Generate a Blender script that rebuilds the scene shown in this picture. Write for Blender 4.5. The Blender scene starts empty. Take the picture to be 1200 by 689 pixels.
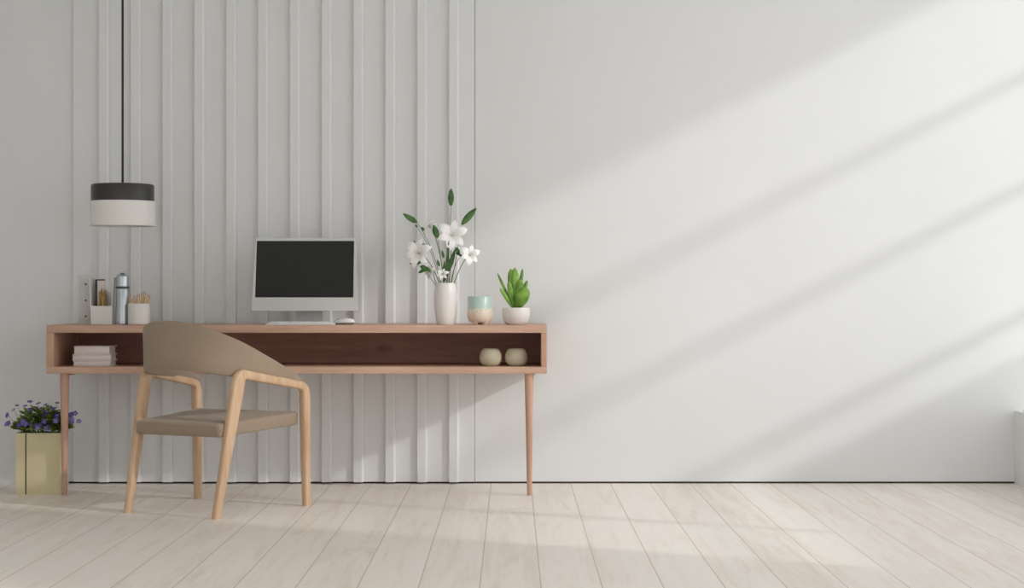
import bpy, bmesh, math, random
from mathutils import Vector, Matrix
random.seed(7)
sc = bpy.context.scene
COL = sc.collection
F, H, D = 2130.0, 0.896, 8.5          # focal length (px of a 1200 wide frame), eye height, distance of the back wall
pi = math.pi

def W(px, py, d):                      # survey helper: a spot in the photo at a known distance -> metres
    return Vector(((px-600)/F*d, d, H-(py-342)/F*d))
def lin(c):
    return tuple(((v/255)/12.92 if v/255 <= .04045 else ((v/255+.055)/1.055)**2.4) for v in c) + (1,)

# ------------------------------------------------------------------ materials
class NT:
    def __init__(s, name):
        s.m = bpy.data.materials.new(name); s.m.use_nodes = True
        s.t = s.m.node_tree; s.b = s.t.nodes['Principled BSDF']
    def n(s, typ, **kw):
        nd = s.t.nodes.new(typ)
        for k, v in kw.items():
            if k in nd.inputs: nd.inputs[k].default_value = v
            else: setattr(nd, k, v)
        return nd
    def l(s, a, b): s.t.links.new(a, b)
    def math(s, op, a, b=None, c=None):
        nd = s.t.nodes.new('ShaderNodeMath'); nd.operation = op
        for i, v in enumerate((a, b, c)):
            if v is None: continue
            if isinstance(v, (int, float)): nd.inputs[i].default_value = v
            else: s.l(v, nd.inputs[i])
        return nd.outputs[0]
    def ramp(s, fac, stops):
        r = s.t.nodes.new('ShaderNodeValToRGB'); e = r.color_ramp.elements
        while len(e) < len(stops): e.new(.5)
        for el, (p, c) in zip(e, stops): el.position = p; el.color = c
        s.l(fac, r.inputs[0]); return r.outputs[0]
    def bump(s, h, strength=.2, dist=.002):
        b = s.n('ShaderNodeBump', Strength=strength, Distance=dist)
        s.l(h, b.inputs['Height']); s.l(b.outputs[0], s.b.inputs['Normal'])

def plain(name, rgb, rough=.6, metal=0, var=.04, scale=30, bump=.05, coat=0, spec=.5):
    N = NT(name); c = lin(rgb)
    tc = N.n('ShaderNodeTexCoord'); no = N.n('ShaderNodeTexNoise', Scale=scale, Detail=3.0)
    N.l(tc.outputs['Object'], no.inputs['Vector'])
    lo = tuple(x*(1-var) for x in c[:3])+(1,); hi = tuple(min(1, x*(1+var)) for x in c[:3])+(1,)
    N.l(N.ramp(no.outputs[0], [(.3, lo), (.7, hi)]), N.b.inputs['Base Color'])
    N.b.inputs['Roughness'].default_value = rough; N.b.inputs['Metallic'].default_value = metal
    N.b.inputs['Coat Weight'].default_value = coat
    N.b.inputs['Specular IOR Level'].default_value = spec
    if bump: N.bump(no.outputs[0], bump, .001)
    return N.m

def wood(name, dark, light, axis='X', rough=.5, scale=1.0, knot=None):
    N = NT(name)
    tc = N.n('ShaderNodeTexCoord'); mp = N.n('ShaderNodeMapping')
    sv = {'X': (1.2, 14, 14), 'Y': (14, 1.2, 14), 'Z': (14, 14, 1.2)}[axis]
    mp.inputs['Scale'].default_value = tuple(v*scale for v in sv)
    N.l(tc.outputs['Object'], mp.inputs[0])
    no = N.n('ShaderNodeTexNoise', Scale=2.2, Detail=6.0, Roughness=.6, Distortion=.4)
    N.l(mp.outputs[0], no.inputs['Vector'])
    fine = N.n('ShaderNodeTexNoise', Scale=14.0, Detail=3.0); N.l(mp.outputs[0], fine.inputs['Vector'])
    h = N.math('ADD', N.math('MULTIPLY', no.outputs[0], .75), N.math('MULTIPLY', fine.outputs[0], .25))
    col = N.ramp(h, [(.32, lin(dark)), (.68, lin(light))])
    if knot:
        vm = N.n('ShaderNodeVectorMath', operation='SUBTRACT'); N.l(tc.outputs['Object'], vm.inputs[0]); vm.inputs[1].default_value = knot
        sc_ = N.n('ShaderNodeVectorMath', operation='MULTIPLY'); N.l(vm.outputs[0], sc_.inputs[0]); sc_.inputs[1].default_value = (.5, 0, 1)
        ln = N.n('ShaderNodeVectorMath', operation='LENGTH'); N.l(sc_.outputs[0], ln.inputs[0])
        ring = N.math('ADD', ln.outputs['Value'], N.math('MULTIPLY', no.outputs[0], .006))
        k = N.math('SUBTRACT', 1, N.math('MULTIPLY', ring, 1/.032)); k = N.math('MAXIMUM', k, 0)
        k = N.math('MULTIPLY', k, N.math('ADD', .6, N.math('MULTIPLY', N.math('SINE', N.math('MULTIPLY', ring, 900)), .4)))
        mx = N.n('ShaderNodeMix', data_type='RGBA'); N.l(k, mx.inputs['Factor']); N.l(col, mx.inputs[6]); mx.inputs[7].default_value = lin((38, 20, 16))
        col = mx.outputs[2]
    N.l(col, N.b.inputs['Base Color']); N.b.inputs['Roughness'].default_value = rough
    N.bump(h, .08, .001)
    return N.m

def fabric(name, rgb):
    N = NT(name)
    tc = N.n('ShaderNodeTexCoord')
    w1 = N.n('ShaderNodeTexWave', Scale=260.0, Distortion=.5); N.l(tc.outputs['Object'], w1.inputs['Vector'])
    w2 = N.n('ShaderNodeTexWave', Scale=260.0, Distortion=.5, bands_direction='Z'); N.l(tc.outputs['Object'], w2.inputs['Vector'])
    no = N.n('ShaderNodeTexNoise', Scale=60.0, Detail=4.0); N.l(tc.outputs['Object'], no.inputs['Vector'])
    h = N.math('ADD', N.math('MULTIPLY', N.math('ADD', w1.outputs['Fac'], w2.outputs['Fac']), .25), N.math('MULTIPLY', no.outputs[0], .5))
    c = lin(rgb)
    N.l(N.ramp(h, [(.2, tuple(x*.88 for x in c[:3])+(1,)), (.8, tuple(x*1.1 for x in c[:3])+(1,))]), N.b.inputs['Base Color'])
    N.b.inputs['Roughness'].default_value = .9; N.b.inputs['Sheen Weight'].default_value = .15
    N.bump(h, .15, .001)
    return N.m

def floor_mat():
    N = NT('whitewashed_planks'); PW, OFF, PL = .186, .088, 9.0
    g = N.n('ShaderNodeNewGeometry'); sx = N.n('ShaderNodeSeparateXYZ'); N.l(g.outputs['Position'], sx.inputs[0])
    X, Y = sx.outputs[0], sx.outputs[1]
    u = N.math('DIVIDE', N.math('SUBTRACT', X, OFF), PW)
    iu = N.math('FLOOR', u); fu = N.math('SUBTRACT', u, iu)
    wn = N.n('ShaderNodeTexWhiteNoise', noise_dimensions='1D'); N.l(iu, wn.inputs['W'])
    v = N.math('ADD', N.math('DIVIDE', Y, PL), wn.outputs['Value']); iv = N.math('FLOOR', v); fv = N.math('SUBTRACT', v, iv)
    cid = N.n('ShaderNodeCombineXYZ'); N.l(iu, cid.inputs[0]); N.l(iv, cid.inputs[1])
    wn2 = N.n('ShaderNodeTexWhiteNoise', noise_dimensions='3D'); N.l(cid.outputs[0], wn2.inputs['Vector'])
    # grain, shifted per board
    gv = N.n('ShaderNodeCombineXYZ')
    N.l(N.math('MULTIPLY', X, 16), gv.inputs[0]); N.l(N.math('MULTIPLY', Y, 1.1), gv.inputs[1]); N.l(N.math('MULTIPLY', wn2.outputs['Value'], 40), gv.inputs[2])
    n1 = N.n('ShaderNodeTexNoise', Scale=1.0, Detail=6.0, Roughness=.6, Distortion=.6); N.l(gv.outputs[0], n1.inputs['Vector'])
    n2 = N.n('ShaderNodeTexNoise', Scale=5.0, Detail=3.0); N.l(gv.outputs[0], n2.inputs['Vector'])
    t = N.math('ADD', N.math('MULTIPLY', n1.outputs[0], .66), N.math('ADD', N.math('MULTIPLY', n2.outputs[0], .24), N.math('MULTIPLY', wn2.outputs['Value'], .10)))
    col = N.ramp(t, [(.25, lin((222, 209, 194))), (.5, lin((241, 233, 224))), (.75, lin((246, 239, 232)))])
    # seams
    e = N.math('MULTIPLY', N.math('MINIMUM', fu, N.math('SUBTRACT', 1, fu)), PW)
    e2 = N.math('MULTIPLY', N.math('MINIMUM', fv, N.math('SUBTRACT', 1, fv)), PL)
    ed = N.math('MINIMUM', e, e2)
    mr = N.n('ShaderNodeMapRange'); N.l(ed, mr.inputs[0]); mr.inputs[1].default_value = .0010; mr.inputs[2].default_value = .0024
    mx = N.n('ShaderNodeMix', data_type='RGBA'); N.l(mr.outputs[0], mx.inputs['Factor']); mx.inputs[6].default_value = lin((198, 182, 166)); N.l(col, mx.inputs[7])
    N.l(mx.outputs[2], N.b.inputs['Base Color'])
    N.b.inputs['Roughness'].default_value = .42; N.b.inputs['Specular IOR Level'].default_value = .35
    mr2 = N.n('ShaderNodeMapRange'); N.l(ed, mr2.inputs[0]); mr2.inputs[1].default_value = 0; mr2.inputs[2].default_value = .004
    N.bump(N.math('ADD', mr2.outputs[0], N.math('MULTIPLY', n2.outputs[0], .06)), .35, .0015)
    return N.m

def cup_mat():
    N = NT('two_tone_glaze')
    tc = N.n('ShaderNodeTexCoord'); sp = N.n('ShaderNodeSeparateXYZ'); N.l(tc.outputs['Object'], sp.inputs[0])
    no = N.n('ShaderNodeTexNoise', Scale=40.0, Detail=2.0); N.l(tc.outputs['Object'], no.inputs['Vector'])
    z = N.math('ADD', sp.outputs[2], N.math('MULTIPLY', N.math('SUBTRACT', no.outputs[0], .5), .03))
    col = N.ramp(N.math('DIVIDE', z, .14), [(.0, lin((214, 192, 176))), (.46, lin((224, 211, 194))), (.54, lin((184, 204, 194))), (1, lin((178, 200, 192)))])
    v = N.n('ShaderNodeTexVoronoi', Scale=70.0); N.l(tc.outputs['Object'], v.inputs['Vector'])
    dot = N.math('LESS_THAN', v.outputs['Distance'], .16)
    band = N.math('MULTIPLY', N.math('GREATER_THAN', sp.outputs[2], .058), N.math('LESS_THAN', sp.outputs[2], .074))
    mx = N.n('ShaderNodeMix', data_type='RGBA'); N.l(N.math('MULTIPLY', dot, band), mx.inputs['Factor']); N.l(col, mx.inputs[6]); mx.inputs[7].default_value = lin((120, 125, 110))
    N.l(mx.outputs[2], N.b.inputs['Base Color']); N.b.inputs['Roughness'].default_value = .3
    N.bump(no.outputs[0], .2, .002)
    return N.m

def leaf_mat(name, a, b, rough=.4):
    N = NT(name)
    tc = N.n('ShaderNodeTexCoord'); no = N.n('ShaderNodeTexNoise', Scale=25.0, Detail=2.0); N.l(tc.outputs['Object'], no.inputs['Vector'])
    N.l(N.ramp(no.outputs[0], [(.35, lin(a)), (.65, lin(b))]), N.b.inputs['Base Color'])
    N.b.inputs['Roughness'].default_value = rough; N.b.inputs['Subsurface Weight'].default_value = .08
    N.b.inputs['Subsurface Radius'].default_value = (.01, .02, .005)
    return N.m

M = dict(
    wall=plain('wall_paint', (227, 228, 227), .85, var=.01, scale=3, bump=.02, spec=.2),
    panel=plain('panel_lacquer', (226, 227, 226), .55, var=.01, scale=3, bump=.02, spec=.35),
    ceiling=plain('ceiling_paint', (232, 232, 230), .9, var=.01, bump=0),
    floor=floor_mat(),
    gap=plain('shadow_gap', (70, 64, 58), .9),
    frame=plain('window_white', (235, 235, 233), .5),
    desk=wood('desk_wood', (184, 146, 124), (208, 172, 148), 'X'),
    desk_leg=wood('desk_leg_wood', (182, 140, 116), (204, 164, 140), 'Z'),
    desk_in=wood('desk_back_veneer', (92, 54, 44), (124, 78, 66), 'X', .5, 1.0, knot=None),
    oak=wood('chair_ash', (184, 148, 114), (212, 180, 148), 'Z', .45, 1.0),
    fabric=fabric('taupe_fabric', (150, 132, 112)),
    black=plain('black_satin', (48, 46, 43), .35, var=.03),
    cord=plain('black_cord', (34, 32, 30), .6),
    shade=plain('white_shade', (228, 225, 220), .5, var=.01),
    bulb=plain('opal_bulb', (240, 238, 230), .3),
    alu=plain('silver_aluminium', (204, 204, 200), .38, .15, var=.01, scale=5, bump=0),
    alu_shade=plain('shaded_aluminium', (176, 174, 170), .4, .2, var=.01, scale=5, bump=0),  # shade on the monitor's neck put into a darker copy of the aluminium
    screen=plain('off_screen', (30, 31, 26), .35, var=.02, bump=0, spec=.25),
    white=plain('white_plastic', (232, 231, 228), .4, var=.01),
    keyc=plain('white_keys', (240, 240, 238), .5, var=.01),
    mouse_dark=plain('grey_mouse_base', (120, 112, 102), .5),
    ceramic=plain('white_ceramic', (228, 223, 218), .35, var=.015, scale=8, bump=.03),
    cup=cup_mat(),
    pot=plain('sage_stoneware', (196, 189, 164), .55, var=.05, scale=20),
    potin=plain('stoneware_inside', (70, 62, 48), .8),
    soil=plain('dark_soil', (52, 40, 30), .95, var=.3, scale=120, bump=.8),
    succ=leaf_mat('succulent_green', (84, 128, 40), (136, 176, 72)),
    leaf=leaf_mat('lily_leaf', (36, 72, 28), (66, 106, 48)),
    bud=leaf_mat('lily_bud', (44, 84, 34), (88, 128, 64)),
    stem=leaf_mat('green_stem', (66, 92, 46), (98, 120, 68)),
    petal=plain('white_petal', (248, 247, 243), .5, var=.01),
    stamen=plain('grey_stamen', (150, 140, 120), .6),
    planter=plain('straw_planter', (212, 201, 160), .55, var=.03, scale=12),
    seam=plain('planter_seam', (66, 54, 38), .7),
    foliage=leaf_mat('violet_foliage', (76, 102, 36), (140, 164, 70), .6),
    purple=plain('purple_petal', (88, 66, 150), .6, var=.25, scale=40),
    violet=plain('blue_violet_petal', (112, 104, 178), .6, var=.2, scale=40),
    yellow=plain('flower_eye', (200, 170, 70), .6),
    steel=plain('blue_grey_steel', (184, 190, 194), .26, .85, var=.02),
    steel_d=plain('dark_ring', (60, 64, 66), .4),
    paper=plain('white_page', (224, 214, 205), .8, var=.05, scale=90),
    cover=plain('off_white_cover', (222, 210, 204), .6, var=.02),
    pencil=plain('natural_pencil', (226, 186, 138), .5),
    pencil2=plain('ochre_pencil', (220, 178, 104), .5),
    lead=plain('pencil_lead', (176, 128, 92), .6),
    brown=plain('brown_brush_wood', (176, 142, 84), .6, var=.1),
    organ=plain('organizer_white', (224, 221, 216), .45, var=.01),
    organ_d=plain('organizer_grey', (206, 204, 200), .5, var=.01),
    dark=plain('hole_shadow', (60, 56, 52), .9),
)

# ------------------------------------------------------------------ object helpers
def obj(name, bm, mat, parent=None, smooth=True, ang=40):
    bmesh.ops.recalc_face_normals(bm, faces=bm.faces)
    me = bpy.data.meshes.new(name); bm.to_mesh(me); bm.free()
    if smooth:
        for p in me.polygons: p.use_smooth = True
        me.set_sharp_from_angle(angle=math.radians(ang))
    for m in (mat if isinstance(mat, (list, tuple)) else [mat]): me.materials.append(m)
    o = bpy.data.objects.new(name, me); COL.objects.link(o)
    if parent is not None: o.parent = parent
    return o
def thing(name, label, cat, loc=(0, 0, 0), rz=0, group=None):
    o = bpy.data.objects.new(name, None); COL.objects.link(o)
    o.location = loc; o.rotation_euler = (0, 0, rz); o['label'] = label; o['category'] = cat
    if group: o['group'] = group
    o.empty_display_size = .05
    return o
def tag(o, label, cat, group=None):
    o['label'] = label; o['category'] = cat
    if group: o['group'] = group
    return o
def struct(name, bm, mat, parent=None, label=None):
    o = obj(name, bm, mat, parent, smooth=False)
    o['kind'] = 'structure'
    if label: o['label'] = label
    return o
def dup(root, loc=None, rz=None, label=None):
    r = root.copy(); COL.objects.link(r)
    if loc is not None: r.location = loc
    if rz is not None: r.rotation_euler = (0, 0, rz)
    if label: r['label'] = label
    for ch in list(root.children):
        c = ch.copy(); COL.objects.link(c); c.parent = r
        for g in list(ch.children):
            d = g.copy(); COL.objects.link(d); d.parent = c
    return r
def box(bm, x0, x1, y0, y1, z0, z1, bev=0, seg=2):
    vs = [bm.verts.new((x, y, z)) for x in (x0, x1) for y in (y0, y1) for z in (z0, z1)]
    fs = [(0, 1, 3, 2), (4, 6, 7, 5), (0, 4, 5, 1), (2, 3, 7, 6), (0, 2, 6, 4), (1, 5, 7, 3)]
    F_ = [bm.faces.new([vs[i] for i in f]) for f in fs]
    if bev:
        es = set(e for f in F_ for e in f.edges)
        bmesh.ops.bevel(bm, geom=list(es), offset=bev, segments=seg, affect='EDGES', profile=.5)
    return bm
def B(*a, **k):
    return box(bmesh.new(), *a, **k)
def lathe(bm, prof, n=48, c=(0, 0, 0), cap=True):
    rings = []
    for r, z in prof:
        if r < 1e-6: rings.append([bm.verts.new((c[0], c[1], c[2]+z))])
        else: rings.append([bm.verts.new((c[0]+r*math.cos(2*pi*i/n), c[1]+r*math.sin(2*pi*i/n), c[2]+z)) for i in range(n)])
    for a, b in zip(rings, rings[1:]):
        for i in range(n):
            j = (i+1) % n
            if len(a) == 1 and len(b) == 1: continue
            if len(a) == 1: bm.faces.new((a[0], b[i], b[j]))
            elif len(b) == 1: bm.faces.new((a[i], a[j], b[0]))
            else: bm.faces.new((a[i], a[j], b[j], b[i]))
    if cap:
        for r in (rings[0], rings[-1]):
            if len(r) > 2: bm.faces.new(r)
    return bm
def spow(v, e): return math.copysign(abs(v)**e, v)
def sweep(bm, path, w, t, side, n=16, e=1.0, cap=True):
    """sweep a (super)ellipse along path; w is the half width across `side`, t the half thickness along it"""
    path = [Vector(p) for p in path]; N_ = len(path); rings = []
    for i, p in enumerate(path):
        tan = (path[min(i+1, N_-1)]-path[max(i-1, 0)]).normalized()
        s = side[i] if isinstance(side, list) else side
        s = Vector(s); s = (s-tan*s.dot(tan)).normalized(); nn = tan.cross(s)
        wi = w[i] if isinstance(w, list) else w; ti = t[i] if isinstance(t, list) else t
        rings.append([bm.verts.new(p+nn*(wi*spow(math.cos(2*pi*k/n), e))+s*(ti*spow(math.sin(2*pi*k/n), e))) for k in range(n)])
    for a, b in zip(rings, rings[1:]):
        for k in range(n):
            j = (k+1) % n; bm.faces.new((a[k], a[j], b[j], b[k]))
    if cap:
        bm.faces.new(rings[0]); bm.faces.new(rings[-1])
    return bm
def bez(p0, p1, p2, n=10):
    p0, p1, p2 = Vector(p0), Vector(p1), Vector(p2)
    return [p0*(1-t)**2+p1*2*t*(1-t)+p2*t*t for t in [i/n for i in range(n+1)]]
def catmull(pts, per=8):
    pts = [tuple(p) for p in pts]; P = [pts[0]]+pts+[pts[-1]]; out = []
    for i in range(1, len(P)-2):
        for k in range(per):
            t = k/per; out.append(tuple(.5*((2*b)+(-a+c)*t+(2*a-5*b+4*c-d)*t*t+(-a+3*b-3*c+d)*t**3) for a, b, c, d in zip(P[i-1], P[i], P[i+1], P[i+2])))
    out.append(pts[-1]); return out
def loft(bm, outline, levels, cap_top=True, cap_bot=True):
    """outline: (x,y) list, levels: (z, inset)"""
    cx = sum(p[0] for p in outline)/len(outline); cy = sum(p[1] for p in outline)/len(outline); rings = []
    for z, ins in levels:
        r = []
        for x, y in outline:
            dx, dy = cx-x, cy-y; L = math.hypot(dx, dy); r.append(bm.verts.new((x+dx/L*ins, y+dy/L*ins, z)))
        rings.append(r)
    n = len(outline)
    for a, b in zip(rings, rings[1:]):
        for k in range(n): bm.faces.new((a[k], a[(k+1) % n], b[(k+1) % n], b[k]))
    if cap_bot: bm.faces.new(rings[0])
    if cap_top: bm.faces.new(rings[-1])
    return bm
def round_poly(corners, r, seg=6):
    out = []; n = len(corners)
    for i in range(n):
        p = Vector(corners[i]); a = (Vector(corners[i-1])-p).normalized(); b = (Vector(corners[(i+1) % n])-p).normalized()
        half = a.angle(b)/2; dd = r/math.tan(half)
        s, e = p+a*dd, p+b*dd
        for k in range(seg+1):
            t = k/seg; q = s*(1-t)**2+p*2*t*(1-t)+e*t*t; out.append((q.x, q.y))
    return out

# ------------------------------------------------------------------ the room
RX = 2.35
struct('floor', B(-3.6, 3.7, -1.5, 8.72, -.12, 0), M['floor'])
bm = bmesh.new()
box(bm, -3.6, (80-600)/F*D, 8.5, 8.7, 0, 2.8); box(bm, (80-600)/F*D, RX+.1, 8.5, 8.7, .009, 2.8)
struct('wall_back', bm, M['wall'])
struct('trim_3', B((80-600)/F*D, RX, 8.515, 8.55, 0.0, .0088), M['gap'], label='dark shadow gap along the foot of the back wall')
# right wall with its window
WY0, WY1, WZ0, WZ1 = 5.3, 8.5, .34, 2.62
bm = bmesh.new()
X0, X1 = RX, RX+.06
box(bm, X0, X1, 3.6, WY0, 0, 2.8); box(bm, X0, X1, WY0, WY1, 0, WZ0); box(bm, X0, X1, WY0, WY1, WZ1, 2.8)
struct('wall_right', bm, M['wall'])
win = bpy.data.objects.new('window_1', None); COL.objects.link(win); win['kind'] = 'structure'
struct('mullion', B(RX+.012, RX+.052, 6.15, 6.22, WZ0, WZ1), M['frame'], win)
struct('sill', B(RX-.015, RX+.06, WY0, 8.3, WZ0, WZ0+.02), M['frame'], win)
# unseen slatted rack added outside that window to cut the sun into streaks
SX = 3.45
bm = bmesh.new()
for c, h in ((1.40, .28), (.705, .054), (.187, .054), (-.41, .052), (-.72, .24)):
    z = c+.5*SX; box(bm, SX-.02, SX+.02, 4.0, 8.42, z-h/2, z+h/2)
for y in (4.03, 8.39): box(bm, SX+.021, SX+.06, y-.03, y+.03, 0, 3.25)
struct('added_slats', bm, M['frame'], label='unseen rack of horizontal slats added beyond the window to streak the sunlight')
struct('wall_left', B(-3.6, -3.5, 2.2, 8.5, 0, 2.8), M['wall'])
struct('ceiling', B(-3.6, RX+.06, 2.2, 8.7, 2.8, 2.9), M['ceiling'])

# fluted panelling: a backboard with twelve battens
PX0, PX1 = (86-600)/F*D, (556-600)/F*D
pan = struct('trim_1', B(PX0, PX1, 8.488, 8.4995, .009, 2.8, bev=.0015, seg=1), M['panel'], label='shallow white backboard behind the vertical battens')
struct('trim_2', B(PX1+.0004, PX1+.0032, 8.4972, 8.4998, .009, 2.8), plain('seam_shade_grey', (150, 148, 144), .9), label='thin grey strip painted as the shadow line of the seam beside the panelling')  # grey strip paints the shadow line of the gap at the panel's edge
for k in range(12):
    xr = (127.6+37.3*k-600)/F*8.475; w = .046
    bm = B(xr-w, xr, 8.470, 8.4878, .009, 2.8)
    ed = [e for e in bm.edges if abs(e.verts[0].co.x-xr) < 1e-5 and abs(e.verts[1].co.x-xr) < 1e-5 and e.verts[0].co.y < 8.471 and e.verts[1].co.y < 8.471]
    bmesh.ops.bevel(bm, geom=ed, offset=.009, segments=2, affect='EDGES', profile=.5)
    struct('batten', bm, M['panel'], pan)

# ------------------------------------------------------------------ the desk
DX0, DX1, DY0, DY1 = -2.043, .153, 7.972, 8.468
desk = thing('desk', 'long low pinkish wooden desk with an open shelf under its top, against the fluted wall', 'desk', ((DX0+DX1)/2, 8.22, 0))
ox, oy = -(DX0+DX1)/2, -8.22
def DB(x0, x1, y0, y1, z0, z1, **k): return B(x0+ox, x1+ox, y0+oy, y1+oy, z0, z1, **k)
TH = .034
obj('desktop', DB(DX0, DX1, DY0, DY1, .75-TH, .75, bev=.002), M['desk'], desk)
obj('bottom_board', DB(DX0, DX1, DY0, DY1, .537, .537+.03, bev=.002), M['desk'], desk)
for a, b in ((DX0, DX0+TH), (DX1-.025, DX1)):
    obj('side_panel', DB(a, b, DY0, DY1, .567, .716, bev=.002), M['desk_leg'], desk)
obj('back_panel', DB(DX0+TH, DX1-.025, 8.445, 8.465, .567, .716), wood('desk_back_knotty', (146, 96, 78), (178, 126, 106), 'X', .5, .9, knot=((450-600)/F*8.445+ox, 0, H-(408-342)/F*8.445)), desk, smooth=False)
def desk_leg(px_top, px_bot):
    d = 8.0
    bm = bmesh.new()
    xt, xb = (px_top-600)/F*d+ox, (px_bot-600)/F*d+ox
    prof = [(0, .0098), (.004, .0108), (.25, .0145), (.45, .0185), (.537, .0205)]
    path = [(xb+(xt-xb)*z/.537, d+.006+oy, z) for z, r in prof]
    sweep(bm, path, [r for _, r in prof], [r for _, r in prof], (0, 1, 0), n=24)
    l = obj('leg', bm, M['desk_leg'], desk)
    obj('mounting_plate', B(xt-.012, xt+.026, oy+d+.03, oy+d+.09, .528, .5368, bev=.002), M['desk_leg'], l)
desk_leg(75.5, 75); desk_leg(620, 620.5)
# ------------------------------------------------------------------ the armchair
CH = thing('armchair', 'ash wood armchair with taupe wraparound backrest and seat pad, in front of the desk', 'chair', (-1.2369, 7.5077, 0), -math.radians(27.72))
WR, WF, L = .2203, .2823, .2702
def side_frame(s):
    foot_r = Vector((s*WR, -L, 0)); foot_f = Vector((s*WF, L, 0))
    u = (foot_f-foot_r); Ls = u.length; u.normalize()
    nrm = u.cross(Vector((0, 0, 1))).normalized()*s      # outward
    def P(a, z): return foot_r+u*a+Vector((0, 0, z))
    A0, A1 = P(0, 0), P(.135, .568)                      # rear leg centre line
    E1, E0 = P(Ls-.012, .502), P(Ls, 0)
    r1 = (A1-A0).normalized(); ra = (E1-A1).normalized(); r2 = (E0-E1).normalized()
    path, w, t, tags = [], [], [], []
    def add(p, wi, ti, tg): path.append(p); w.append(wi); t.append(ti); tags.append(tg)
    cr = .034
    for k in range(9):
        f = k/8; add(A0.lerp(A1-r1*cr, f), .0170+.0145*min(1, f*1.15)**1.3, .0145+.0035*f, 'r')
    q = bez(A1-r1*cr, A1, A1+ra*cr, 8)
    for k, p in enumerate(q[1:]): add(p, .0315-.012*((k+1)/8), .018, 'a' if k >= 3 else 'r')
    for k in range(1, 8): f = k/8; add((A1+ra*cr).lerp(E1-ra*.04, f), .0195-.0025*f, .0175-.001*f, 'a')
    q = bez(E1-ra*.04, E1, E1+r2*.04, 8)
    for k, p in enumerate(q): add(p, .017+.0065*(k/8), .0165+.002*(k/8), 'a' if k <= 4 else 'f')
    for k in range(1, 9): f = k/8; add((E1+r2*.04).lerp(E0, f), .0235-.0075*f, .0185-.0035*f, 'f')
    # feet stand flat on the floor
    path[0].z = .0; path[-1].z = 0
    ir = max(i for i, g in enumerate(tags) if g == 'r'); ia = max(i for i, g in enumerate(tags) if g == 'a')
    for nm, i0, i1 in (('leg', 0, ir+1), ('armrest', ir+1, ia+1), ('leg', ia+1, len(path)-1)):
        bm = bmesh.new()
        seg = [tuple(p) for p in path]
        rings = []
        for i in range(i0, i1+1):
            p = path[i]; tan = (path[min(i+1, len(path)-1)]-path[max(i-1, 0)]).normalized()
            if i in (0, len(path)-1): tan = Vector((0, 0, 1 if i == 0 else -1))
            sd = nrm; nn = tan.cross(sd).normalized()
            rings.append([bm.verts.new(p+nn*(w[i]*spow(math.cos(2*pi*k/24), .6))+sd*(t[i]*spow(math.sin(2*pi*k/24), .6))) for k in range(24)])
        for a, b in zip(rings, rings[1:]):
            for k in range(24): bm.faces.new((a[k], a[(k+1) % 24], b[(k+1) % 24], b[k]))
        bm.faces.new(rings[0]); bm.faces.new(rings[-1])
        obj(nm, bm, M['oak'], CH, ang=50)
    return A1, E1
side_frame(1); side_frame(-1)
# backrest shell: horseshoe in plan, tall behind, tapering to the front of the arms; sits inside the arm rails
half = [(.272, .262, .506, .522), (.268, .20, .515, .560), (.255, .10, .527, .607), (.240, 0, .540, .651), (.222, -.10, .552, .694),
        (.193, -.185, .562, .728), (.148, -.245, .574, .756), (.082, -.282, .584, .775), (0, -.295, .588, .781)]
full = half+[(-x, y, a, b) for x, y, a, b in reversed(half[:-1])]
cv = catmull(full, 6); bm = bmesh.new(); rings = []
for i, (x, y, z0, z1) in enumerate(cv):
    a = cv[max(i-1, 0)]; b = cv[min(i+1, len(cv)-1)]
    tn = Vector((b[0]-a[0], b[1]-a[1], 0)).normalized(); nr = Vector((tn.y, -tn.x, 0))
    if nr.dot(Vector((x, y+.05, 0))) < 0: nr = -nr
    hgt = z1-z0; th = .008; r = min(th, hgt*.45); ring = []
    lean = .008*min(1, hgt/.2)
    def pt(off, z):
        f = (z-z0)/max(hgt, 1e-4); return bm.verts.new(Vector((x, y, z))+nr*(off+lean*f*f*.5*(1 if y < 0 else .4)))
    for off, z in ((th*.4, z0), (th, z0+r*.6), (th, z0+hgt*.35), (th, z0+hgt*.7), (th, z1-r*.8), (th*.6, z1-r*.15), (0, z1), (-th*.6, z1-r*.15), (-th, z1-r*.8), (-th, z0+hgt*.7), (-th, z0+hgt*.35), (-th, z0+r*.6), (-th*.4, z0)):
        ring.append(pt(off, z))
    rings.append(ring)
for a, b in zip(rings, rings[1:]):
    n = len(a)
    for k in range(n): bm.faces.new((a[k], a[(k+1) % n], b[(k+1) % n], b[k]))
bm.faces.new(rings[0]); bm.faces.new(rings[-1])
obj('backrest', bm, M['fabric'], CH, ang=60)
# seat pad
ol = round_poly([(-.212, -.235), (.212, -.235), (.262, .250), (-.262, .250)], .022, 8)
bm = loft(bmesh.new(), ol, [(.329, .03), (.329, .008), (.331, .003), (.335, 0), (.372, -.001), (.379, .002), (.3825, .008), (.384, .018), (.387, .07), (.389, .14), (.390, .20)])
for v in bm.verts: v.co.z += .048*v.co.y
obj('seat', bm, M['fabric'], CH, ang=60)

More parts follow.
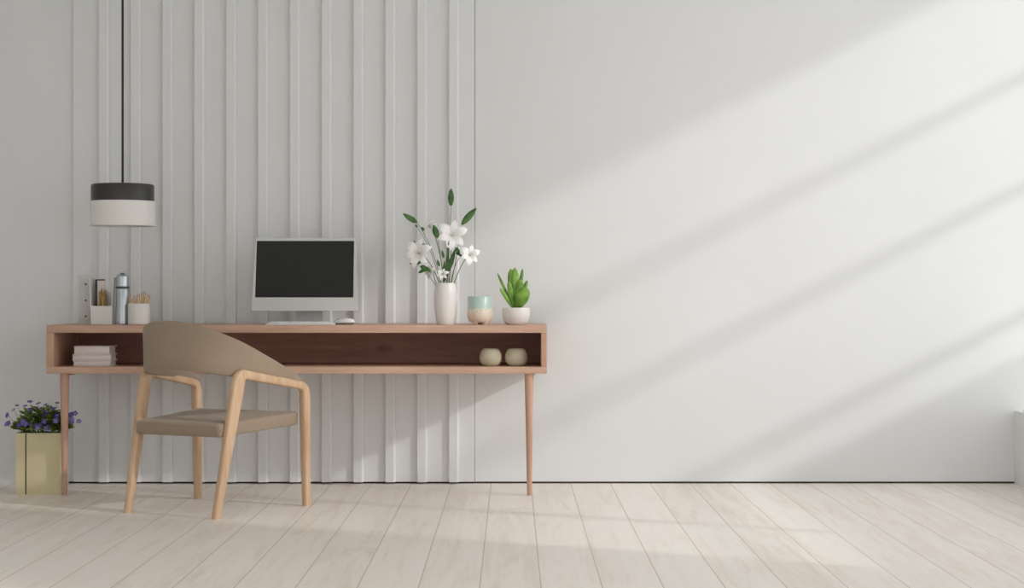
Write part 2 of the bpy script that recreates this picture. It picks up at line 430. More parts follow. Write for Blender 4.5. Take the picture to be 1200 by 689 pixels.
# ------------------------------------------------------------------ pendant lamp
LP = Vector(((143.7-600)/F*8.05, 8.05, 0)); z_t, z_m, z_b = H+126/F*8.05, H+106/F*8.05, H+77/F*8.05
lamp = thing('pendant_lamp', 'drum pendant lamp, black upper band over white lower band, hanging on a black cord', 'lamp', (LP.x, LP.y, z_b))
R1, R2 = .138, .1435; zt, zm = z_t-z_b, z_m-z_b
obj('lamp_cap', lathe(bmesh.new(), [(0, zt), (R1-.008, zt), (R1-.002, zt-.003), (R1, zt-.008), (R1, zm+.001), (R1-.004, zm+.001), (R1-.006, zt-.008), (0, zt-.008)], 64), M['black'], lamp)
obj('lamp_shade', lathe(bmesh.new(), [(R2-.004, 0), (R2, .0005), (R2, zm), (R2-.004, zm+.0005), (R2-.004, 0)], 64, cap=False), M['shade'], lamp)
obj('cord', lathe(bmesh.new(), [(.0052, zt+.0), (.0052, 2.775-z_b)], 12), M['cord'], lamp)
obj('socket', lathe(bmesh.new(), [(0, zt-.06), (.02, zt-.06), (.02, zt-.0085), (0, zt-.0085)], 24), M['black'], lamp)
obj('bulb', lathe(bmesh.new(), [(0, zt-.15), (.02, zt-.145), (.034, zt-.125), (.036, zt-.105), (.028, zt-.08), (.016, zt-.061), (0, zt-.061)], 24), M['bulb'], lamp)
obj('ceiling_rose', lathe(bmesh.new(), [(0, 2.77-z_b), (.05, 2.77-z_b), (.055, 2.7995-z_b), (0, 2.7995-z_b)], 32), M['black'], lamp)

# ------------------------------------------------------------------ computer
ZT = .7503
def xs(px, d): return (px-600)/F*d
MC = xs(359, 8.2)
mon = thing('computer_monitor', 'all-in-one silver computer with a black screen, standing behind the keyboard', 'monitor', (MC, 8.22, ZT))
def X(px): return xs(px, 8.2)-MC
def Z(py): return H-(py-342)/F*8.2-ZT
bm = bmesh.new()
pts = round_poly([(X(294), Z(364.5)), (X(419.5), Z(364.5)), (X(417), Z(279)), (X(300), Z(279))], .006, 4)
rg = [[bm.verts.new((x*s, y, (z-.22)*s+.22)) for x, z in pts] for y, s in ((-.02, .992), (-.0185, 1), (-.006, 1), (.004, .97), (.016, .6))]
for a, b in zip(rg, rg[1:]):
    for k in range(len(a)): bm.faces.new((a[k], a[(k+1) % len(a)], b[(k+1) % len(a)], b[k]))
bm.faces.new(rg[0]); bm.faces.new(rg[-1])
obj('housing', bm, M['alu'], mon, ang=30)
bm = bmesh.new(); p2 = [(X(299), Z(348.5)), (X(414), Z(348.5)), (X(415), Z(282.3)), (X(301), Z(282.3))]
ra = [bm.verts.new((x, -.0207, z)) for x, z in p2]; rb = [bm.verts.new((x, -.0195, z)) for x, z in p2]
bm.faces.new(ra); bm.faces.new(rb)
for k in range(4): bm.faces.new((ra[k], ra[(k+1) % 4], rb[(k+1) % 4], rb[k]))
obj('screen', bm, M['screen'], mon, smooth=False)
xa, xb = xs(346, 8.25)-MC, xs(377.5, 8.25)-MC
bm = bmesh.new(); vs = []
path = [(.045, .004), (.048, .03), (.046, .07), (.036, .12), (.014, .19)]
lo = [(bm.verts.new((xa, y, z)), bm.verts.new((xb, y, z)), bm.verts.new((xb, y+.005, z)), bm.verts.new((xa, y+.005, z))) for y, z in path]
for a, b in zip(lo, lo[1:]):
    for k in range(4): bm.faces.new((a[k], a[(k+1) % 4], b[(k+1) % 4], b[k]))
bm.faces.new(lo[0]); bm.faces.new(lo[-1])
obj('stand_neck', bm, M['alu_shade'], mon)
obj('stand_base', B(xa-.03, xb+.03, -.05, .085, 0, .004, bev=.0015), M['alu'], mon)

kb = thing('keyboard', 'slim white keyboard lying at the front edge of the desk below the monitor', 'keyboard', (xs(353, 8.06), 8.065, ZT))
kw = .1515
bm = bmesh.new(); pr = [(-.058, 0), (-.058, .004), (.052, .0115), (.058, .0105), (.058, 0)]
la = [bm.verts.new((-kw, y, z)) for y, z in pr]; lb = [bm.verts.new((kw, y, z)) for y, z in pr]
bm.faces.new(la); bm.faces.new(lb)
for k in range(5): bm.faces.new((la[k], la[(k+1) % 5], lb[(k+1) % 5], lb[k]))
bmesh.ops.bevel(bm, geom=list(bm.edges), offset=.0012, segments=2, affect='EDGES')
obj('keyboard_body', bm, M['white'], kb)
for r in range(5):
    y = -.046+r*.0205; z = .004+(y+.058)*(.0075/.11)
    n = 13 if r else 7
    x = -kw+.008; tot = 2*kw-.016
    ws = [1]*13 if r else [1.1, 1.1, 1.3, 5.4, 1.3, 1.4, 1.4]
    S = sum(ws)
    for wk in ws:
        ww = tot*wk/S; bm = bmesh.new()
        v = [bm.verts.new((x+.001+(ww-.002)*a, y-.0085+.017*b, z+.0006+.017*b*.068+c)) for c in (0, .0018) for a, b in ((0, 0), (1, 0), (1, 1), (0, 1))]
        bm.faces.new(v[4:]); 
        for k in range(4): bm.faces.new((v[k], v[(k+1) % 4], v[4+(k+1) % 4], v[4+k]))
        obj('key', bm, M['keyc'], kb, smooth=False); x += ww
ms = thing('computer_mouse', 'white computer mouse beside the right end of the keyboard', 'mouse', (xs(403.5, 8.08), 8.085, ZT), math.radians(62))
def mouse(prof):
    bm = bmesh.new(); n = 32; rr = []
    for s, z in prof: rr.append([bm.verts.new((.029*s*math.cos(2*pi*k/n), .052*s*math.sin(2*pi*k/n), z*(1-.12*math.sin(2*pi*k/n)))) for k in range(n)])
    for a, b in zip(rr, rr[1:]):
        for k in range(n): bm.faces.new((a[k], a[(k+1) % n], b[(k+1) % n], b[k]))
    bm.faces.new(rr[0]); bm.faces.new(rr[-1]); return bm
obj('mouse_base', mouse([(.86, 0), (.93, .004), (.97, .008)]), M['mouse_dark'], ms)
obj('mouse_shell', mouse([(.98, .0085), (1, .011), (.97, .016), (.86, .021), (.66, .0245), (.35, .0265), (.05, .027)]), M['white'], ms)
bm = bmesh.new(); sweep(bm, [(-.003, .03, .0215), (.003, .03, .0215)], .004, .004, (0, 1, 0), 12); obj('scroll_wheel', bm, M['mouse_dark'], ms)

# ------------------------------------------------------------------ left end of the desk: organizer, flask, pencil cup
OD = 8.10
og = thing('desk_organizer', 'white desk organizer with sloped sides and three small holes, left end of the desk', 'organizer', (xs(108, OD), OD+.06, ZT))
def OX(px): return xs(px, OD)-xs(108, OD)
def OZ(py): return H-(py-342)/F*OD-ZT
bm = bmesh.new()          # holed panel
x0, x1 = OX(85.5), OX(103)
hp = B(x0, x1, .04, .046, 0, OZ(321), bev=.001)
pnl = obj('holed_panel', hp, M['organ_d'], og)
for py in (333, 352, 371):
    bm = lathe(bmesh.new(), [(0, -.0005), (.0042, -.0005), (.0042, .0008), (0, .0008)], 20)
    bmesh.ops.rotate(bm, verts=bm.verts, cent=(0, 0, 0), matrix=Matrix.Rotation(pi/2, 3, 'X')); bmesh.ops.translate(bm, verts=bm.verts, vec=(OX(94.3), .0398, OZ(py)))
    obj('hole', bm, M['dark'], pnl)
def prism(pts, y0, y1):
    bm = bmesh.new(); a = [bm.verts.new((x, y0, z)) for x, z in pts]; b = [bm.verts.new((x, y1, z)) for x, z in pts]
    bm.faces.new(a); bm.faces.new(b); n = len(pts)
    for k in range(n): bm.faces.new((a[k], a[(k+1) % n], b[(k+1) % n], b[k]))
    bmesh.ops.bevel(bm, geom=list(bm.edges), offset=.0007, segments=1, affect='EDGES'); return bm
obj('front_panel', prism([(OX(105.5), 0), (OX(130.5), 0), (OX(130.8), OZ(358.5)), (OX(105), OZ(358.5))], -.045, -.041), M['organ'], og)
obj('back_panel', prism([(OX(105.5), 0), (OX(130.5), 0), (OX(131), OZ(350)), (OX(104), OZ(326))], .0335, .0375), M['organ'], og)
def slope_side(px0, px1, top_px, top_py):
    return prism([(OX(px0), 0), (OX(px0)+.004, 0), (OX(px1)+.004, OZ(top_py)), (OX(px1), OZ(top_py))], -.0405, .033)
obj('side_panel', slope_side(105.5, 103.2, 0, 326), M['organ'], og)
obj('side_panel', slope_side(128, 131.5, 0, 325), M['organ'], og)
obj('floor_panel', B(OX(106.5), OX(127.5), -.0405, .033, .001, .005), M['organ'], og)
nb = thing('notebook', 'white notebook with a black spine and top edge, upright in the organizer', 'notebook', (xs(113.5, OD), OD+.068, ZT+.0055))
h_ = OZ(327)-.006
obj('pages', prism([(-.0125, 0), (.012, 0), (.019, h_-.006), (-.0125, h_-.006)], -.004, .004), M['paper'], nb)
obj('spine', prism([(-.0225, 0), (-.0135, 0), (-.0135, h_), (-.0225, h_)], -.0055, .0055), M['black'], nb)
obj('top_edge', prism([(-.013, h_-.0055), (.0195, h_-.0055), (.0195, h_), (-.013, h_)], -.0055, .0055), M['black'], nb)
def pencil(name, label, base, tip, r, mat, group, cat='pencil'):
    base, tip = Vector(base), Vector(tip); dv = tip-base; Ln = dv.length
    t = thing(name, label, cat, base, 0, group); t.rotation_mode = 'QUATERNION'; t.rotation_quaternion = dv.to_track_quat('Z', 'Y')
    obj('shaft', lathe(bmesh.new(), [(r*.9, 0), (r, .001), (r, Ln-.014)], 6), mat, t, smooth=False)
    obj('tip', lathe(bmesh.new(), [(r, Ln-.0139), (.0006, Ln), (0, Ln)], 6), M['lead'], t, smooth=False)
    return t
for k, (px, py, dy) in enumerate([(117, 340, .0), (119.5, 337, .012), (122, 341, -.01), (124.5, 344, .008), (119, 344, -.02), (122, 338, .02)]):
    b_ = W(117.8+k*1.25, 378, OD+.052+dy); b_.z = ZT+.006
    pencil('pencil', 'brown pencil in the tight bunch inside the desk organizer', b_, W(px, py, OD+.052+dy), .0052, M['brown'], 'brown pencils in the organizer')

FL = 8.12
fl = thing('vacuum_flask', 'tall blue-grey steel vacuum flask with domed lid, between organizer and pencil cup', 'flask', (xs(143.5, FL), FL, ZT))
def fz(py): return H-(py-342)/F*FL-ZT
r = .0285
obj('flask_body', lathe(bmesh.new(), [(0, 0), (r-.003, 0), (r, .003), (r, fz(338)-.004), (r-.002, fz(338)), (0, fz(338))], 48), M['steel'], fl)
obj('seal_ring', lathe(bmesh.new(), [(0, fz(338)+.0003), (r+.0015, fz(338)+.0003), (r+.0015, fz(335.6)), (0, fz(335.6))], 48), M['steel_d'], fl)
zl = fz(335.6)+.0004; zt_ = fz(321)
obj('lid', lathe(bmesh.new(), [(0, zl), (r-.001, zl), (r-.001, zt_-.013), (r-.003, zt_-.006), (r-.008, zt_-.0015), (r-.014, zt_), (0, zt_)], 48), M['steel'], fl)
obj('lid_button', lathe(bmesh.new(), [(0, zt_), (.010, zt_), (.009, zt_+.004), (0, zt_+.005)], 24), M['steel_d'], fl)

PC = 8.11
cp = thing('pencil_cup', 'plain white cylindrical cup full of wooden pencils, just behind the chair back', 'cup', (xs(163, PC), PC, ZT))
r, hh = .0495, H-(355.5-342)/F*PC-ZT
obj('cup_body', lathe(bmesh.new(), [(0, 0), (r-.003, 0), (r, .003), (r, hh-.001), (r-.001, hh), (r-.003, hh), (r-.0035, hh-.002), (r-.0035, .005), (0, .005)], 64, cap=False), M['ceramic'], cp)
tips = [(152.5, 343), (155, 349), (157, 345), (160, 348), (163.5, 344), (166, 342), (168.5, 340.5), (171, 341.5), (174, 344), (176, 346), (169, 346), (161, 344)]
for k, (px, py) in enumerate(tips):
    dy = ((k*37) % 11-5)*.004
    b_ = Vector((xs(163, PC)+(px-163)/F*PC*.45, PC+dy*.6, ZT+.0062)); tp = W(px, py, PC+dy)
    pencil('pencil', 'natural wood pencil leaning among others in the white cup', b_, tp, .0028, M['pencil'] if k % 3 else M['pencil2'], 'pencils in the white cup')

# ------------------------------------------------------------------ books and pots inside the desk
SB = .5672
def book(px0, px1, py0, py1, dep, ang, label, yoff=0):
    d = 8.02+yoff; x0, x1 = xs(px0, d), xs(px1, d); z1 = H-(py0-342)/F*d; z0 = H-(py1-342)/F*d
    return x0, x1, z0, z1, d
zcur = SB
for nm, px0, px1, hgt, rot, lab in (('book', 85.5, 129.5, .0240, .00, 'off-white hardback book at the bottom of the stack in the left end of the desk'),
                                    ('book', 84.2, 130.2, .0275, .015, 'off-white hardback book in the middle of the stack, widest of the three'),
                                    ('book', 86.5, 129.0, .0370, -.02, 'thick off-white hardback book on top of the stack inside the desk')):
    d0 = 8.03; w2 = (px1-px0)/F*d0/2; xc = xs((px0+px1)/2, d0)
    bk = thing(nm, lab, 'book', (xc, d0+.07, zcur), rot, 'stacked books in the desk')
    c = .0035
    obj('pages', B(-w2+.006, w2-.006, -.062, .060, c, hgt-c-.0005), M['paper'], bk, smooth=False)
    bm = bmesh.new(); box(bm, -w2, w2, -.067, .067, 0, c, bev=.0012); obj('cover', bm, M['cover'], bk)
    bm = bmesh.new(); box(bm, -w2, w2, -.067, .067, hgt-c, hgt, bev=.0012)
    obj('cover', bm, M['cover'], bk)
    obj('spine', B(-w2+.002, w2-.002, -.0665, -.0625, c+.0002, hgt-c-.0002, bev=.001), M['cover'], bk)
    zcur += hgt+.0003
for px, lab in ((575, 'round sage stoneware pot inside the desk, the left of the pair'), (605, 'round sage stoneware pot inside the desk, the right one by the side panel')):
    t = thing('stoneware_pot', lab, 'pot', (xs(px, 8.08), 8.08, SB), 0, 'round pots in the desk')
    R = .0505; hh = .077
    prof = [(0, 0), (.028, 0), (.040, .007), (.0475, .020), (R, .036), (.0485, .052), (.042, .067), (.034, .0755), (.030, .077), (.028, .0755), (.028, .07)]
    obj('pot_body', lathe(bmesh.new(), prof+[(.0278, .0699), (0, .0699)], 56, cap=False), M['pot'], t)
    obj('wax', lathe(bmesh.new(), [(0, .070), (.0275, .070), (.0275, .0725), (0, .0725)], 32), M['pot'], t)

# ------------------------------------------------------------------ vase and lilies
VD = 8.10; VX = xs(522, VD)
vase = thing('vase', 'tall white ceramic vase holding the lilies', 'vase', (VX, VD, ZT))
def vz(py): return H-(py-342)/F*VD-ZT
s_ = VD/F
prof = [(0, 0), (9.6, 0), (10.3, .8), (11.6, 8), (13.0, 18), (13.7, 28), (13.4, 37), (12.3, 44), (11.2, 47.5), (10.6, 48.6), (9.6, 48.6), (9.0, 47.5), (9.4, 40), (10, 20), (0, 18)]
obj('vase_body', lathe(bmesh.new(), [(a*s_, b*s_*(vz(331.5)/(48.6*s_))) for a, b in prof], 64, cap=False), M['ceramic'], vase)
mouth = Vector((VX, VD, ZT+vz(333)))
def tube(p, r0, r1, n=8):
    m = len(p)-1; rr = [r0+(r1-r0)*i/m for i in range(m+1)]
    bm = bmesh.new(); sweep(bm, p, rr, rr, (0.13, 1, .07), n); return bm
def stem_path(tip, foot, bend):
    mid = (foot+tip)/2+Vector(bend); return bez(foot, mid, tip, 12)
def blade(base, direction, up, Ln, wd, th=.0012, curl=0., n=10, fat=False):
    """pointed leaf from base along direction; up = leaf normal"""
    base, direction, up = Vector(base), Vector(direction).normalized(), Vector(up)
    up = (up-direction*up.dot(direction)).normalized(); sidev = direction.cross(up)
    path, w, t = [], [], []
    for i in range(n+1):
        f = i/n; path.append(base+direction*(Ln*f)+up*(curl*Ln*f*f))
        prof = math.sin(pi*min(1, .06+.94*f)**.8)**.75 if f < 1 else .03
        w.append(max(.0004, wd/2*prof)); t.append(max(.0003, (th/2 if not fat else th/2*prof)))
    bm = bmesh.new(); sweep(bm, path, w, t, up, 12); return bm
def lily(label, px, py, d, face, size, bend, foot_off, group='white lilies in the vase'):
    c = W(px, py, d); face = Vector(face).normalized()
    foot = mouth+Vector((foot_off[0], foot_off[1], -.06)); root = thing('lily_stem', label, 'flower', foot, 0, group)
    cl = c-foot; back = cl-face*(.016*size)
    obj('stem', tube(stem_path(back, Vector((0, 0, 0)), bend), .0022, .0016), M['stem'], root)
    bm = bmesh.new(); sweep(bm, [back, back+face*.006*size, cl], [.002, .004*size, .0055*size], [.002, .004*size, .0055*size], (.1, .9, .3), 14)
    bl = obj('bloom', bm, M['petal'], root)
    ref = Vector((0, 0, 1)) if abs(face.z) < .8 else Vector((1, 0, 0)); a = face.cross(ref).normalized(); b = face.cross(a)
    for k in range(6):
        an = k*pi/3+.3+(k % 2)*.05; rad = a*math.cos(an)+b*math.sin(an)
        Lp = .040*size*(1 if k % 2 else .92); wd = .0235*size*(1 if k % 2 else .8)
        path, w, t = [], [], []
        for i in range(9):
            f = i/8; path.append(cl+rad*(Lp*(f*.95+.05))+face*(Lp*(.55*math.sin(f*pi*.62)-.28*f*f)))
            w.append(max(.0006, wd/2*math.sin(pi*(.12+.86*f))**.8)); t.append(.0006)
        bm = bmesh.new(); sweep(bm, path, w, t, [(face*(1-.4*i/8)+rad*(-.5+.9*i/8)).normalized() for i in range(9)], 10)
        obj('petal', bm, M['petal'], bl)
    for k in range(5):
        an = k*2*pi/5; rad = a*math.cos(an)+b*math.sin(an)
        bm = bmesh.new(); e = cl+face*.020*size+rad*.006*size
        sweep(bm, [cl, e], .0005, .0005, (.1, .9, .3), 6); sweep(bm, [e-rad*.0018, e+rad*.0018], .0009, .0009, face, 6)
        obj('stamen', bm, M['stamen'], bl)
    return root
lily('large white lily bloom turned left, upper middle of the bouquet', 529, 276, 8.09, (.15, -1, .15), 1.85, (.012, 0, .02), (.010, .004))
lily('white lily at the right of the bouquet, facing the room', 549.5, 299, 8.05, (.35, -1, .1), 1.25, (-.008, 0, .03), (.020, -.004))
lily('wide white lily bloom at the left of the bouquet', 492, 297, 8.08, (-.45, -.9, .2), 1.8, (.02, 0, .03), (-.012, 0))
lily('small white lily low over the vase mouth', 519, 322, 8.06, (-.2, -1, .35), .75, (-.004, -.01, 0), (-.006, -.012))
lily('half hidden white lily leaning left behind the others', 505, 267, 8.14, (-.5, -.6, .5), 1.0, (.02, 0, .02), (-.002, .014))
lily('white lily hanging low at the left of the vase', 505, 318, 8.10, (-.7, -.7, -.1), .9, (-.02, 0, .03), (-.016, -.004))
def bud(label, p0, p1, d, wpx, bend, foot_off):
    foot = mouth+Vector((foot_off[0], foot_off[1], -.06)); root = thing('bud_stem', label, 'flower', foot, 0, 'green buds in the vase')
    a, b = W(p0[0], p0[1], d)-foot, W(p1[0], p1[1], d)-foot
    obj('stem', tube(stem_path(a, Vector((0, 0, 0)), bend), .0018, .0012), M['stem'], root)
    Ln = (b-a).length; n = 10; dv = (b-a).normalized(); w = wpx/F*d/2
    path = [a+dv*Ln*i/n for i in range(n+1)]; ww = [max(.0006, w*math.sin(pi*(.06+.90*(i/n)**.9))**.8) for i in range(n+1)]
    bm = bmesh.new(); sweep(bm, path, ww, [v*.7 for v in ww], (0, 1, 0), 14); obj('bud', bm, M['bud'], root)
    return root
bud('upright green bud at the very top of the bouquet', (528.5, 241), (528.5, 221), 8.10, 7.2, (.004, 0, .01), (.004, .006))
bud('large green bud leaning right at the top right of the bouquet', (541, 263), (558, 244), 8.12, 8.0, (.01, 0, .03), (.014, .006))
bud('long green bud leaning left at the far left of the bouquet', (489, 261), (472.5, 250.5), 8.10, 6.4, (.03, 0, .04), (-.008, .008))
bud('short green bud in the middle of the bouquet', (513, 279), (508, 264), 8.07, 7.5, (.004, 0, .02), (-.002, -.006))
def spray(label, foot_off, bend, tip, d, leaves):
    foot = mouth+Vector((foot_off[0], foot_off[1], -.06)); root = thing('leafy_stem', label, 'foliage', foot, 0, 'leafy stems in the vase')
    p = stem_path(W(tip[0], tip[1], d)-foot, Vector((0, 0, 0)), bend); obj('stem', tube(p, .0017, .001), M['stem'], root)
    for (x0, y0), (x1, y1), wpx in leaves:
        a, b = W(x0, y0, d-.004)-foot, W(x1, y1, d-.012)-foot
        obj('leaf', blade(a, b-a, (.1, -.9, .5), (b-a).length, wpx/F*d, .0012, .06), M['leaf'], root)
    return root
spray('thin leafy stem with dark green leaves on the left side', (-.012, -.008), (-.01, 0, .06), (486, 309), 8.07,
      [((493, 307.5), (479.5, 309.5), 5), ((493, 311.5), (505, 318.5), 6.5), ((500, 314), (490, 320.5), 5)])
spray('thin leafy stem reaching up to the left with small leaves', (-.010, 0), (.02, 0, .05), (489, 266), 8.09,
      [((493, 286.5), (503.5, 291), 6), ((489.5, 266), (486, 263.5), 3), ((497, 270), (493.5, 266), 4), ((486.5, 284), (484.5, 282), 2.5)])
spray('leafy stem with broad dark blades beside the middle lily', (.004, -.01), (0, 0, .04), (524, 285), 8.07,
      [((523, 326), (526, 281), 4), ((525, 318), (534, 291), 6), ((520, 320), (521, 305), 3), ((515, 312), (512, 304), 3.5), ((520, 302), (517.5, 293), 3.5), ((520.5, 330), (522.5, 315), 4)])
spray('arching leafy stem on the right side of the bouquet', (.013, -.006), (-.01, 0, .05), (540, 300), 8.06,
      [((534, 296), (546, 303), 3), ((534, 290), (539, 298), 5)])
# ------------------------------------------------------------------ two-tone cup
CD = 8.10; ck = thing('ceramic_cup', 'small handmade ceramic cup, pale green glaze above cream, on three stubby feet', 'cup', (xs(562.3, CD), CD, ZT))
k_ = CD/F; zf = 2.2*k_
prof = [(0, 0), (9, 0), (12.6, 1.6), (14.4, 5), (15.2, 10), (14.8, 14.5), (14.2, 18), (14.0, 30.5), (13.6, 31), (13.0, 30.5), (13.1, 18), (13.5, 10), (11, 2.5), (0, 1.8)]
bm = bmesh.new(); n = 64; rr = []
for a, b in prof:
    if a == 0: rr.append([bm.verts.new((0, 0, zf+b*k_))]); continue
    rr.append([bm.verts.new(((a+.35*math.sin(3*t+.5)*(1 if 3 < b < 16 else .3))*k_*math.cos(t), (a+.35*math.sin(3*t+.5)*(1 if 3 < b < 16 else .3))*k_*math.sin(t), zf+b*k_)) for t in [2*pi*i/n for i in range(n)]])
for a, b in zip(rr, rr[1:]):
    for i in range(n):
        j = (i+1) % n
        if len(a) == 1: bm.faces.new((a[0], b[i], b[j]))
        elif len(b) == 1: bm.faces.new((a[i], a[j], b[0]))
        else: bm.faces.new((a[i], a[j], b[j], b[i]))
obj('cup_body', bm, M['cup'], ck)
for an in (-2.2, -.75, pi/2):
    bm = lathe(bmesh.new(), [(0, 0), (.009, 0), (.012, .004), (.018, zf+.006), (0, zf+.006)], 20, (.031*math.cos(an), .031*math.sin(an), 0)); obj('foot', bm, M['cup'], ck)

# ------------------------------------------------------------------ potted succulent
SD = 8.12; sp = thing('potted_succulent', 'fleshy bright green succulent in a low round white bowl, right end of the desk', 'plant', (xs(604.7, SD), SD, ZT))
k_ = SD/F
prof = [(0, 0), (10.5, 0), (12, .6), (14.5, 4), (16.2, 9), (16.5, 13), (16.2, 18), (15.8, 19.6), (15.2, 19.8), (14.4, 18.8), (14.2, 14), (0, 13.5)]
obj('bowl', lathe(bmesh.new(), [(a*k_, b*k_) for a, b in prof], 64, cap=False), M['ceramic'], sp)
obj('soil', lathe(bmesh.new(), [(0, 14*k_), (13.8*k_, 14*k_), (13.8*k_, 17*k_), (7*k_, 18.2*k_), (0, 18.6*k_)], 40), M['soil'], sp)
SO = Vector((xs(604.7, SD), SD, ZT))
for (bx, by), (tx, ty), wpx, dd0, dd1, cu in [((602, 363), (583, 320), 3.4, .0, .01, .06), ((602.5, 364), (586, 337.5), 4.6, -.012, -.03, .1), ((603, 362), (598.5, 315), 10, .006, -.004, .05),
        ((604.5, 362), (603.5, 313.5), 9.5, -.008, -.016, -.05), ((606, 361), (612.5, 315), 4.6, .012, .02, .05), ((605.5, 364), (617, 337), 15.5, -.016, -.038, .12),
        ((606, 361), (610.5, 327), 9, -.008, -.026, .1), ((607, 361), (618, 328.5), 5.5, .008, .012, .1), ((604, 361), (601, 322), 10, .018, .03, .05), ((603, 363), (596, 330), 7, -.006, -.024, .05)]:
    a, b = W(bx, by, SD+dd0)-SO, W(tx, ty, SD+dd1)-SO; dv = b-a
    path, w, t = [], [], []; n = 14; up = Vector((0, -1, .25)); Ln = dv.length; sd_ = dv.normalized().cross(up).normalized()
    for i in range(n+1):
        f = i/n; path.append(a+dv*f+up*(cu*Ln*.3*math.sin(pi*f)))
        q = (.30+.70*math.sin(pi/2*min(1, f/.6))**1.5)*(1 if f < .62 else math.sqrt(max(0, 1-((f-.62)/.382)**2.3)))
        w.append(max(.0008, wpx/2*k_*min(1, q))); t.append(max(.0006, wpx/2*k_*min(1, q)*.55))
    bm = bmesh.new(); sweep(bm, path, w, t, up, 14); obj('leaf', bm, M['succ'], sp)

# ------------------------------------------------------------------ planter with violet flowers, on the floor
PD = 8.035; PL = thing('flower_planter', 'square straw-coloured planter of small purple flowers on the floor by the left desk leg', 'plant', (xs(46.5, PD), PD+.055, 0))
px0, px1, zt_ = xs(18.5, PD)-xs(46.5, PD), xs(72, PD)-xs(46.5, PD), H-(507.5-342)/F*PD
t_ = .006
bm = bmesh.new()
box(bm, px0, px1, -.055, -.055+t_, 0, zt_); box(bm, px0, px1, .055-t_, .055, 0, zt_); box(bm, px0, px0+t_, -.055+t_, .055-t_, 0, zt_); box(bm, px1-t_, px1, -.055+t_, .055-t_, 0, zt_); box(bm, px0+t_, px1-t_, -.049, .049, 0.002, .012)
obj('planter_box', bm, M['planter'], PL, smooth=False)
sx_ = xs(30.3, PD)-xs(46.5, PD)
obj('dark_strip', B(sx_-.0025, sx_+.0025, -.0562, -.0548, 0.001, zt_-.001), M['seam'], PL, smooth=False)
obj('soil', B(px0+t_+.0005, px1-t_-.0005, -.0485, .0485, .20, zt_-.02), M['soil'], PL, smooth=False)
PO = Vector((xs(46.5, PD), PD+.055, 0))
rnd = random.Random(3)
bm = bmesh.new()
for i in range(950):
    an = rnd.uniform(0, 2*pi); rr_ = math.sqrt(rnd.random()); x = rr_*math.cos(an)*.122; y = rr_*math.sin(an)*.07
    top = .105*(1-rr_**3)+.016
    z = zt_-.012+rnd.uniform(0, 1)**.6*top
    x0_, y0_ = x*.93, y*.93
    if abs(x0_) > px1-.012 or abs(y0_) > .03: z = max(z, zt_+.014)
    dv = Vector((math.cos(an)*(.4+rr_), math.sin(an)*(.4+rr_), rnd.uniform(-.2, .9))).normalized(); Ln = rnd.uniform(.020, .034); wd = Ln*.62
    if z < zt_+.03: dv = Vector((dv.x, dv.y, abs(dv.z)+.25)).normalized()
    up = (Vector((0, 0, 1))-dv*dv.z+Vector((rnd.uniform(-.5, .5), -.4, 0))).normalized(); up = (up-dv*up.dot(dv)).normalized(); s = dv.cross(up)
    p = Vector((x, y, z)); v = [bm.verts.new(p), bm.verts.new(p+dv*Ln*.45+s*wd/2+up*.002), bm.verts.new(p+dv*Ln+up*-.002), bm.verts.new(p+dv*Ln*.45-s*wd/2+up*.002), bm.verts.new(p+dv*Ln*.5-up*.001)]
    for a, b in ((0, 1), (1, 2), (2, 3), (3, 0)): bm.faces.new((v[a], v[b], v[4]))
me_recalc = bm
o = obj('foliage', bm, M['foliage'], PL)
bl = [(35, 470.5), (20, 475), (29.5, 475.5), (15.8, 480), (8.3, 486.5), (7, 497), (10, 496), (44.8, 472.5), (53, 474), (67, 472), (61.5, 478), (47, 478.5), (52, 481), (55, 483), (42, 477.5),
      (36, 479), (34, 481.5), (27, 494), (22, 498), (26, 496.5), (35, 497), (44, 501), (42, 499), (52, 489), (51.5, 494), (54, 502), (56.5, 501), (65.5, 493), (67, 487), (64, 484), (83, 486), (85, 491), (84, 494), (92.5, 493.5), (88, 484.3), (82, 489), (51, 486), (30, 497), (47, 498)]
protos = {}
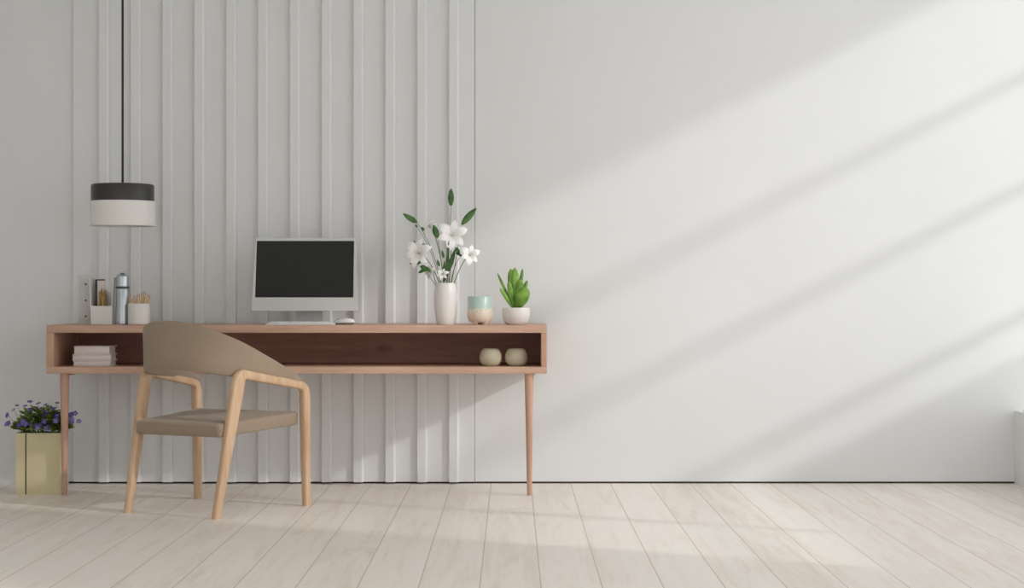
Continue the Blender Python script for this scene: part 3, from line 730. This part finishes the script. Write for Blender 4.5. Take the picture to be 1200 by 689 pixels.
for i, (px, py) in enumerate(bl):
    dep = {0: 8.05, 1: 8.02, 2: 8.10}[i % 3] if py < 490 else 8.0+.01*(i % 3)
    c = W(px, py, dep)-PO; face = Vector((rnd.uniform(-.5, .5)+(px-47)/90, -1 if py > 483 else -.35, .4 if py > 483 else .95)).normalized()
    mi = 'violet' if py > 483 and i % 2 else 'purple'
    if mi not in protos:
        b_ = bmesh.new()
        for k in range(5):
            an = 2*pi*k/5; rad = Vector((math.cos(an), math.sin(an), 0)); sd = Vector((-math.sin(an), math.cos(an), 0)); R = .0118
            v = [b_.verts.new(q) for q in (rad*.001, rad*R*.6+sd*R*.42+Vector((0, 0, .0015)), rad*R+sd*R*.2, rad*R-sd*R*.2, rad*R*.6-sd*R*.42+Vector((0, 0, .0015)))]
            f1 = b_.faces.new(v); ex = bmesh.ops.extrude_face_region(b_, geom=[f1]); bmesh.ops.translate(b_, verts=[g for g in ex['geom'] if isinstance(g, bmesh.types.BMVert)], vec=(0, 0, -.0008))
        fo = obj('flower', b_, M[mi], PL, smooth=False); protos[mi] = fo
    else:
        fo = protos[mi].copy(); COL.objects.link(fo); fo.parent = PL
    fo.location = c; fo.rotation_mode = 'QUATERNION'; fo.rotation_quaternion = face.to_track_quat('Z', 'Y')
    s = rnd.uniform(.85, 1.2); fo.scale = (s, s, s)
    # stem and eye, given in the flower's own frame
    inv = fo.rotation_quaternion.inverted()
    st = Vector((max(px0+.02, min(px1-.02, c.x*.6)), max(-.035, min(.035, c.y*.6)), zt_+.005))
    loc = (inv @ (st-c))/s; e0 = Vector((0, 0, -.001)); mid = Vector((loc.x*.35, loc.y*.35, loc.z*.35))+inv @ Vector((0, 0, .006))
    bm = bmesh.new(); sweep(bm, bez(loc, mid, e0, 5), .0008, .0008, (.3, .8, .2), 6); obj('flower_stem', bm, M['stem'], fo)
    bm = lathe(bmesh.new(), [(0, .0005), (.0018, .0008), (.0012, .0022), (0, .0026)], 8); obj('flower_eye', bm, M['yellow'], fo)

# ------------------------------------------------------------------ light
SKY = ((0, .3), (.25, 2.2), (.425, .70), (.575, .98), (.7, .6), (.85, 2.6), (1, 1.6)); FARSKY = 1.0; SUN_E = 1.02
sun = bpy.data.lights.new('sun', 'SUN'); sun.energy = SUN_E; sun.angle = math.radians(2.3); sun.color = (1, .995, .975)
so = bpy.data.objects.new('sun', sun); COL.objects.link(so); so.location = (8, 4, 5)
so.rotation_mode = 'QUATERNION'; so.rotation_quaternion = Vector((-2, 1, -1)).to_track_quat('-Z', 'Y')
wd = bpy.data.worlds.new('sky'); sc.world = wd; wd.use_nodes = True
nt = wd.node_tree; bg = nt.nodes['Background']
tc = nt.nodes.new('ShaderNodeTexCoord'); sp_ = nt.nodes.new('ShaderNodeSeparateXYZ'); nt.links.new(tc.outputs['Generated'], sp_.inputs[0])
cr_ = nt.nodes.new('ShaderNodeValToRGB'); e = cr_.color_ramp.elements       # sky brightness by direction: bright on the window side
while len(e) < len(SKY): e.new(.5)
mx_ = nt.nodes.new('ShaderNodeMapRange'); nt.links.new(sp_.outputs[0], mx_.inputs[0]); mx_.inputs[1].default_value = -1; mx_.inputs[2].default_value = 1
for el, (p, v) in zip(e, SKY): el.position = p; el.color = (v/4, v/4, v/4, 1)
nt.links.new(mx_.outputs[0], cr_.inputs[0])
my_ = nt.nodes.new('ShaderNodeMapRange'); nt.links.new(sp_.outputs[1], my_.inputs[0]); my_.inputs[1].default_value = .6; my_.inputs[2].default_value = .95; my_.inputs[3].default_value = 4.0; my_.inputs[4].default_value = 4*FARSKY
mm = nt.nodes.new('ShaderNodeMath'); mm.operation = 'MULTIPLY'; nt.links.new(cr_.outputs[0], mm.inputs[0]); nt.links.new(my_.outputs[0], mm.inputs[1])
nt.links.new(mm.outputs[0], bg.inputs['Strength']); bg.inputs['Color'].default_value = (.985, .998, 1.02, 1)

# ------------------------------------------------------------------ camera
cam = bpy.data.cameras.new('camera'); co = bpy.data.objects.new('camera', cam); COL.objects.link(co)
cam.sensor_width = 36; cam.lens = F/1200*36; co.location = (0, 0, H); co.rotation_euler = (pi/2, 0, 0)
cam.shift_y = -2.5/1200; cam.clip_end = 60
sc.camera = co
sc.view_settings.view_transform = 'Standard'; sc.view_settings.look = 'None'; sc.view_settings.gamma = 1
sc.view_settings.exposure = 0.06; sc.view_settings.use_curve_mapping = False
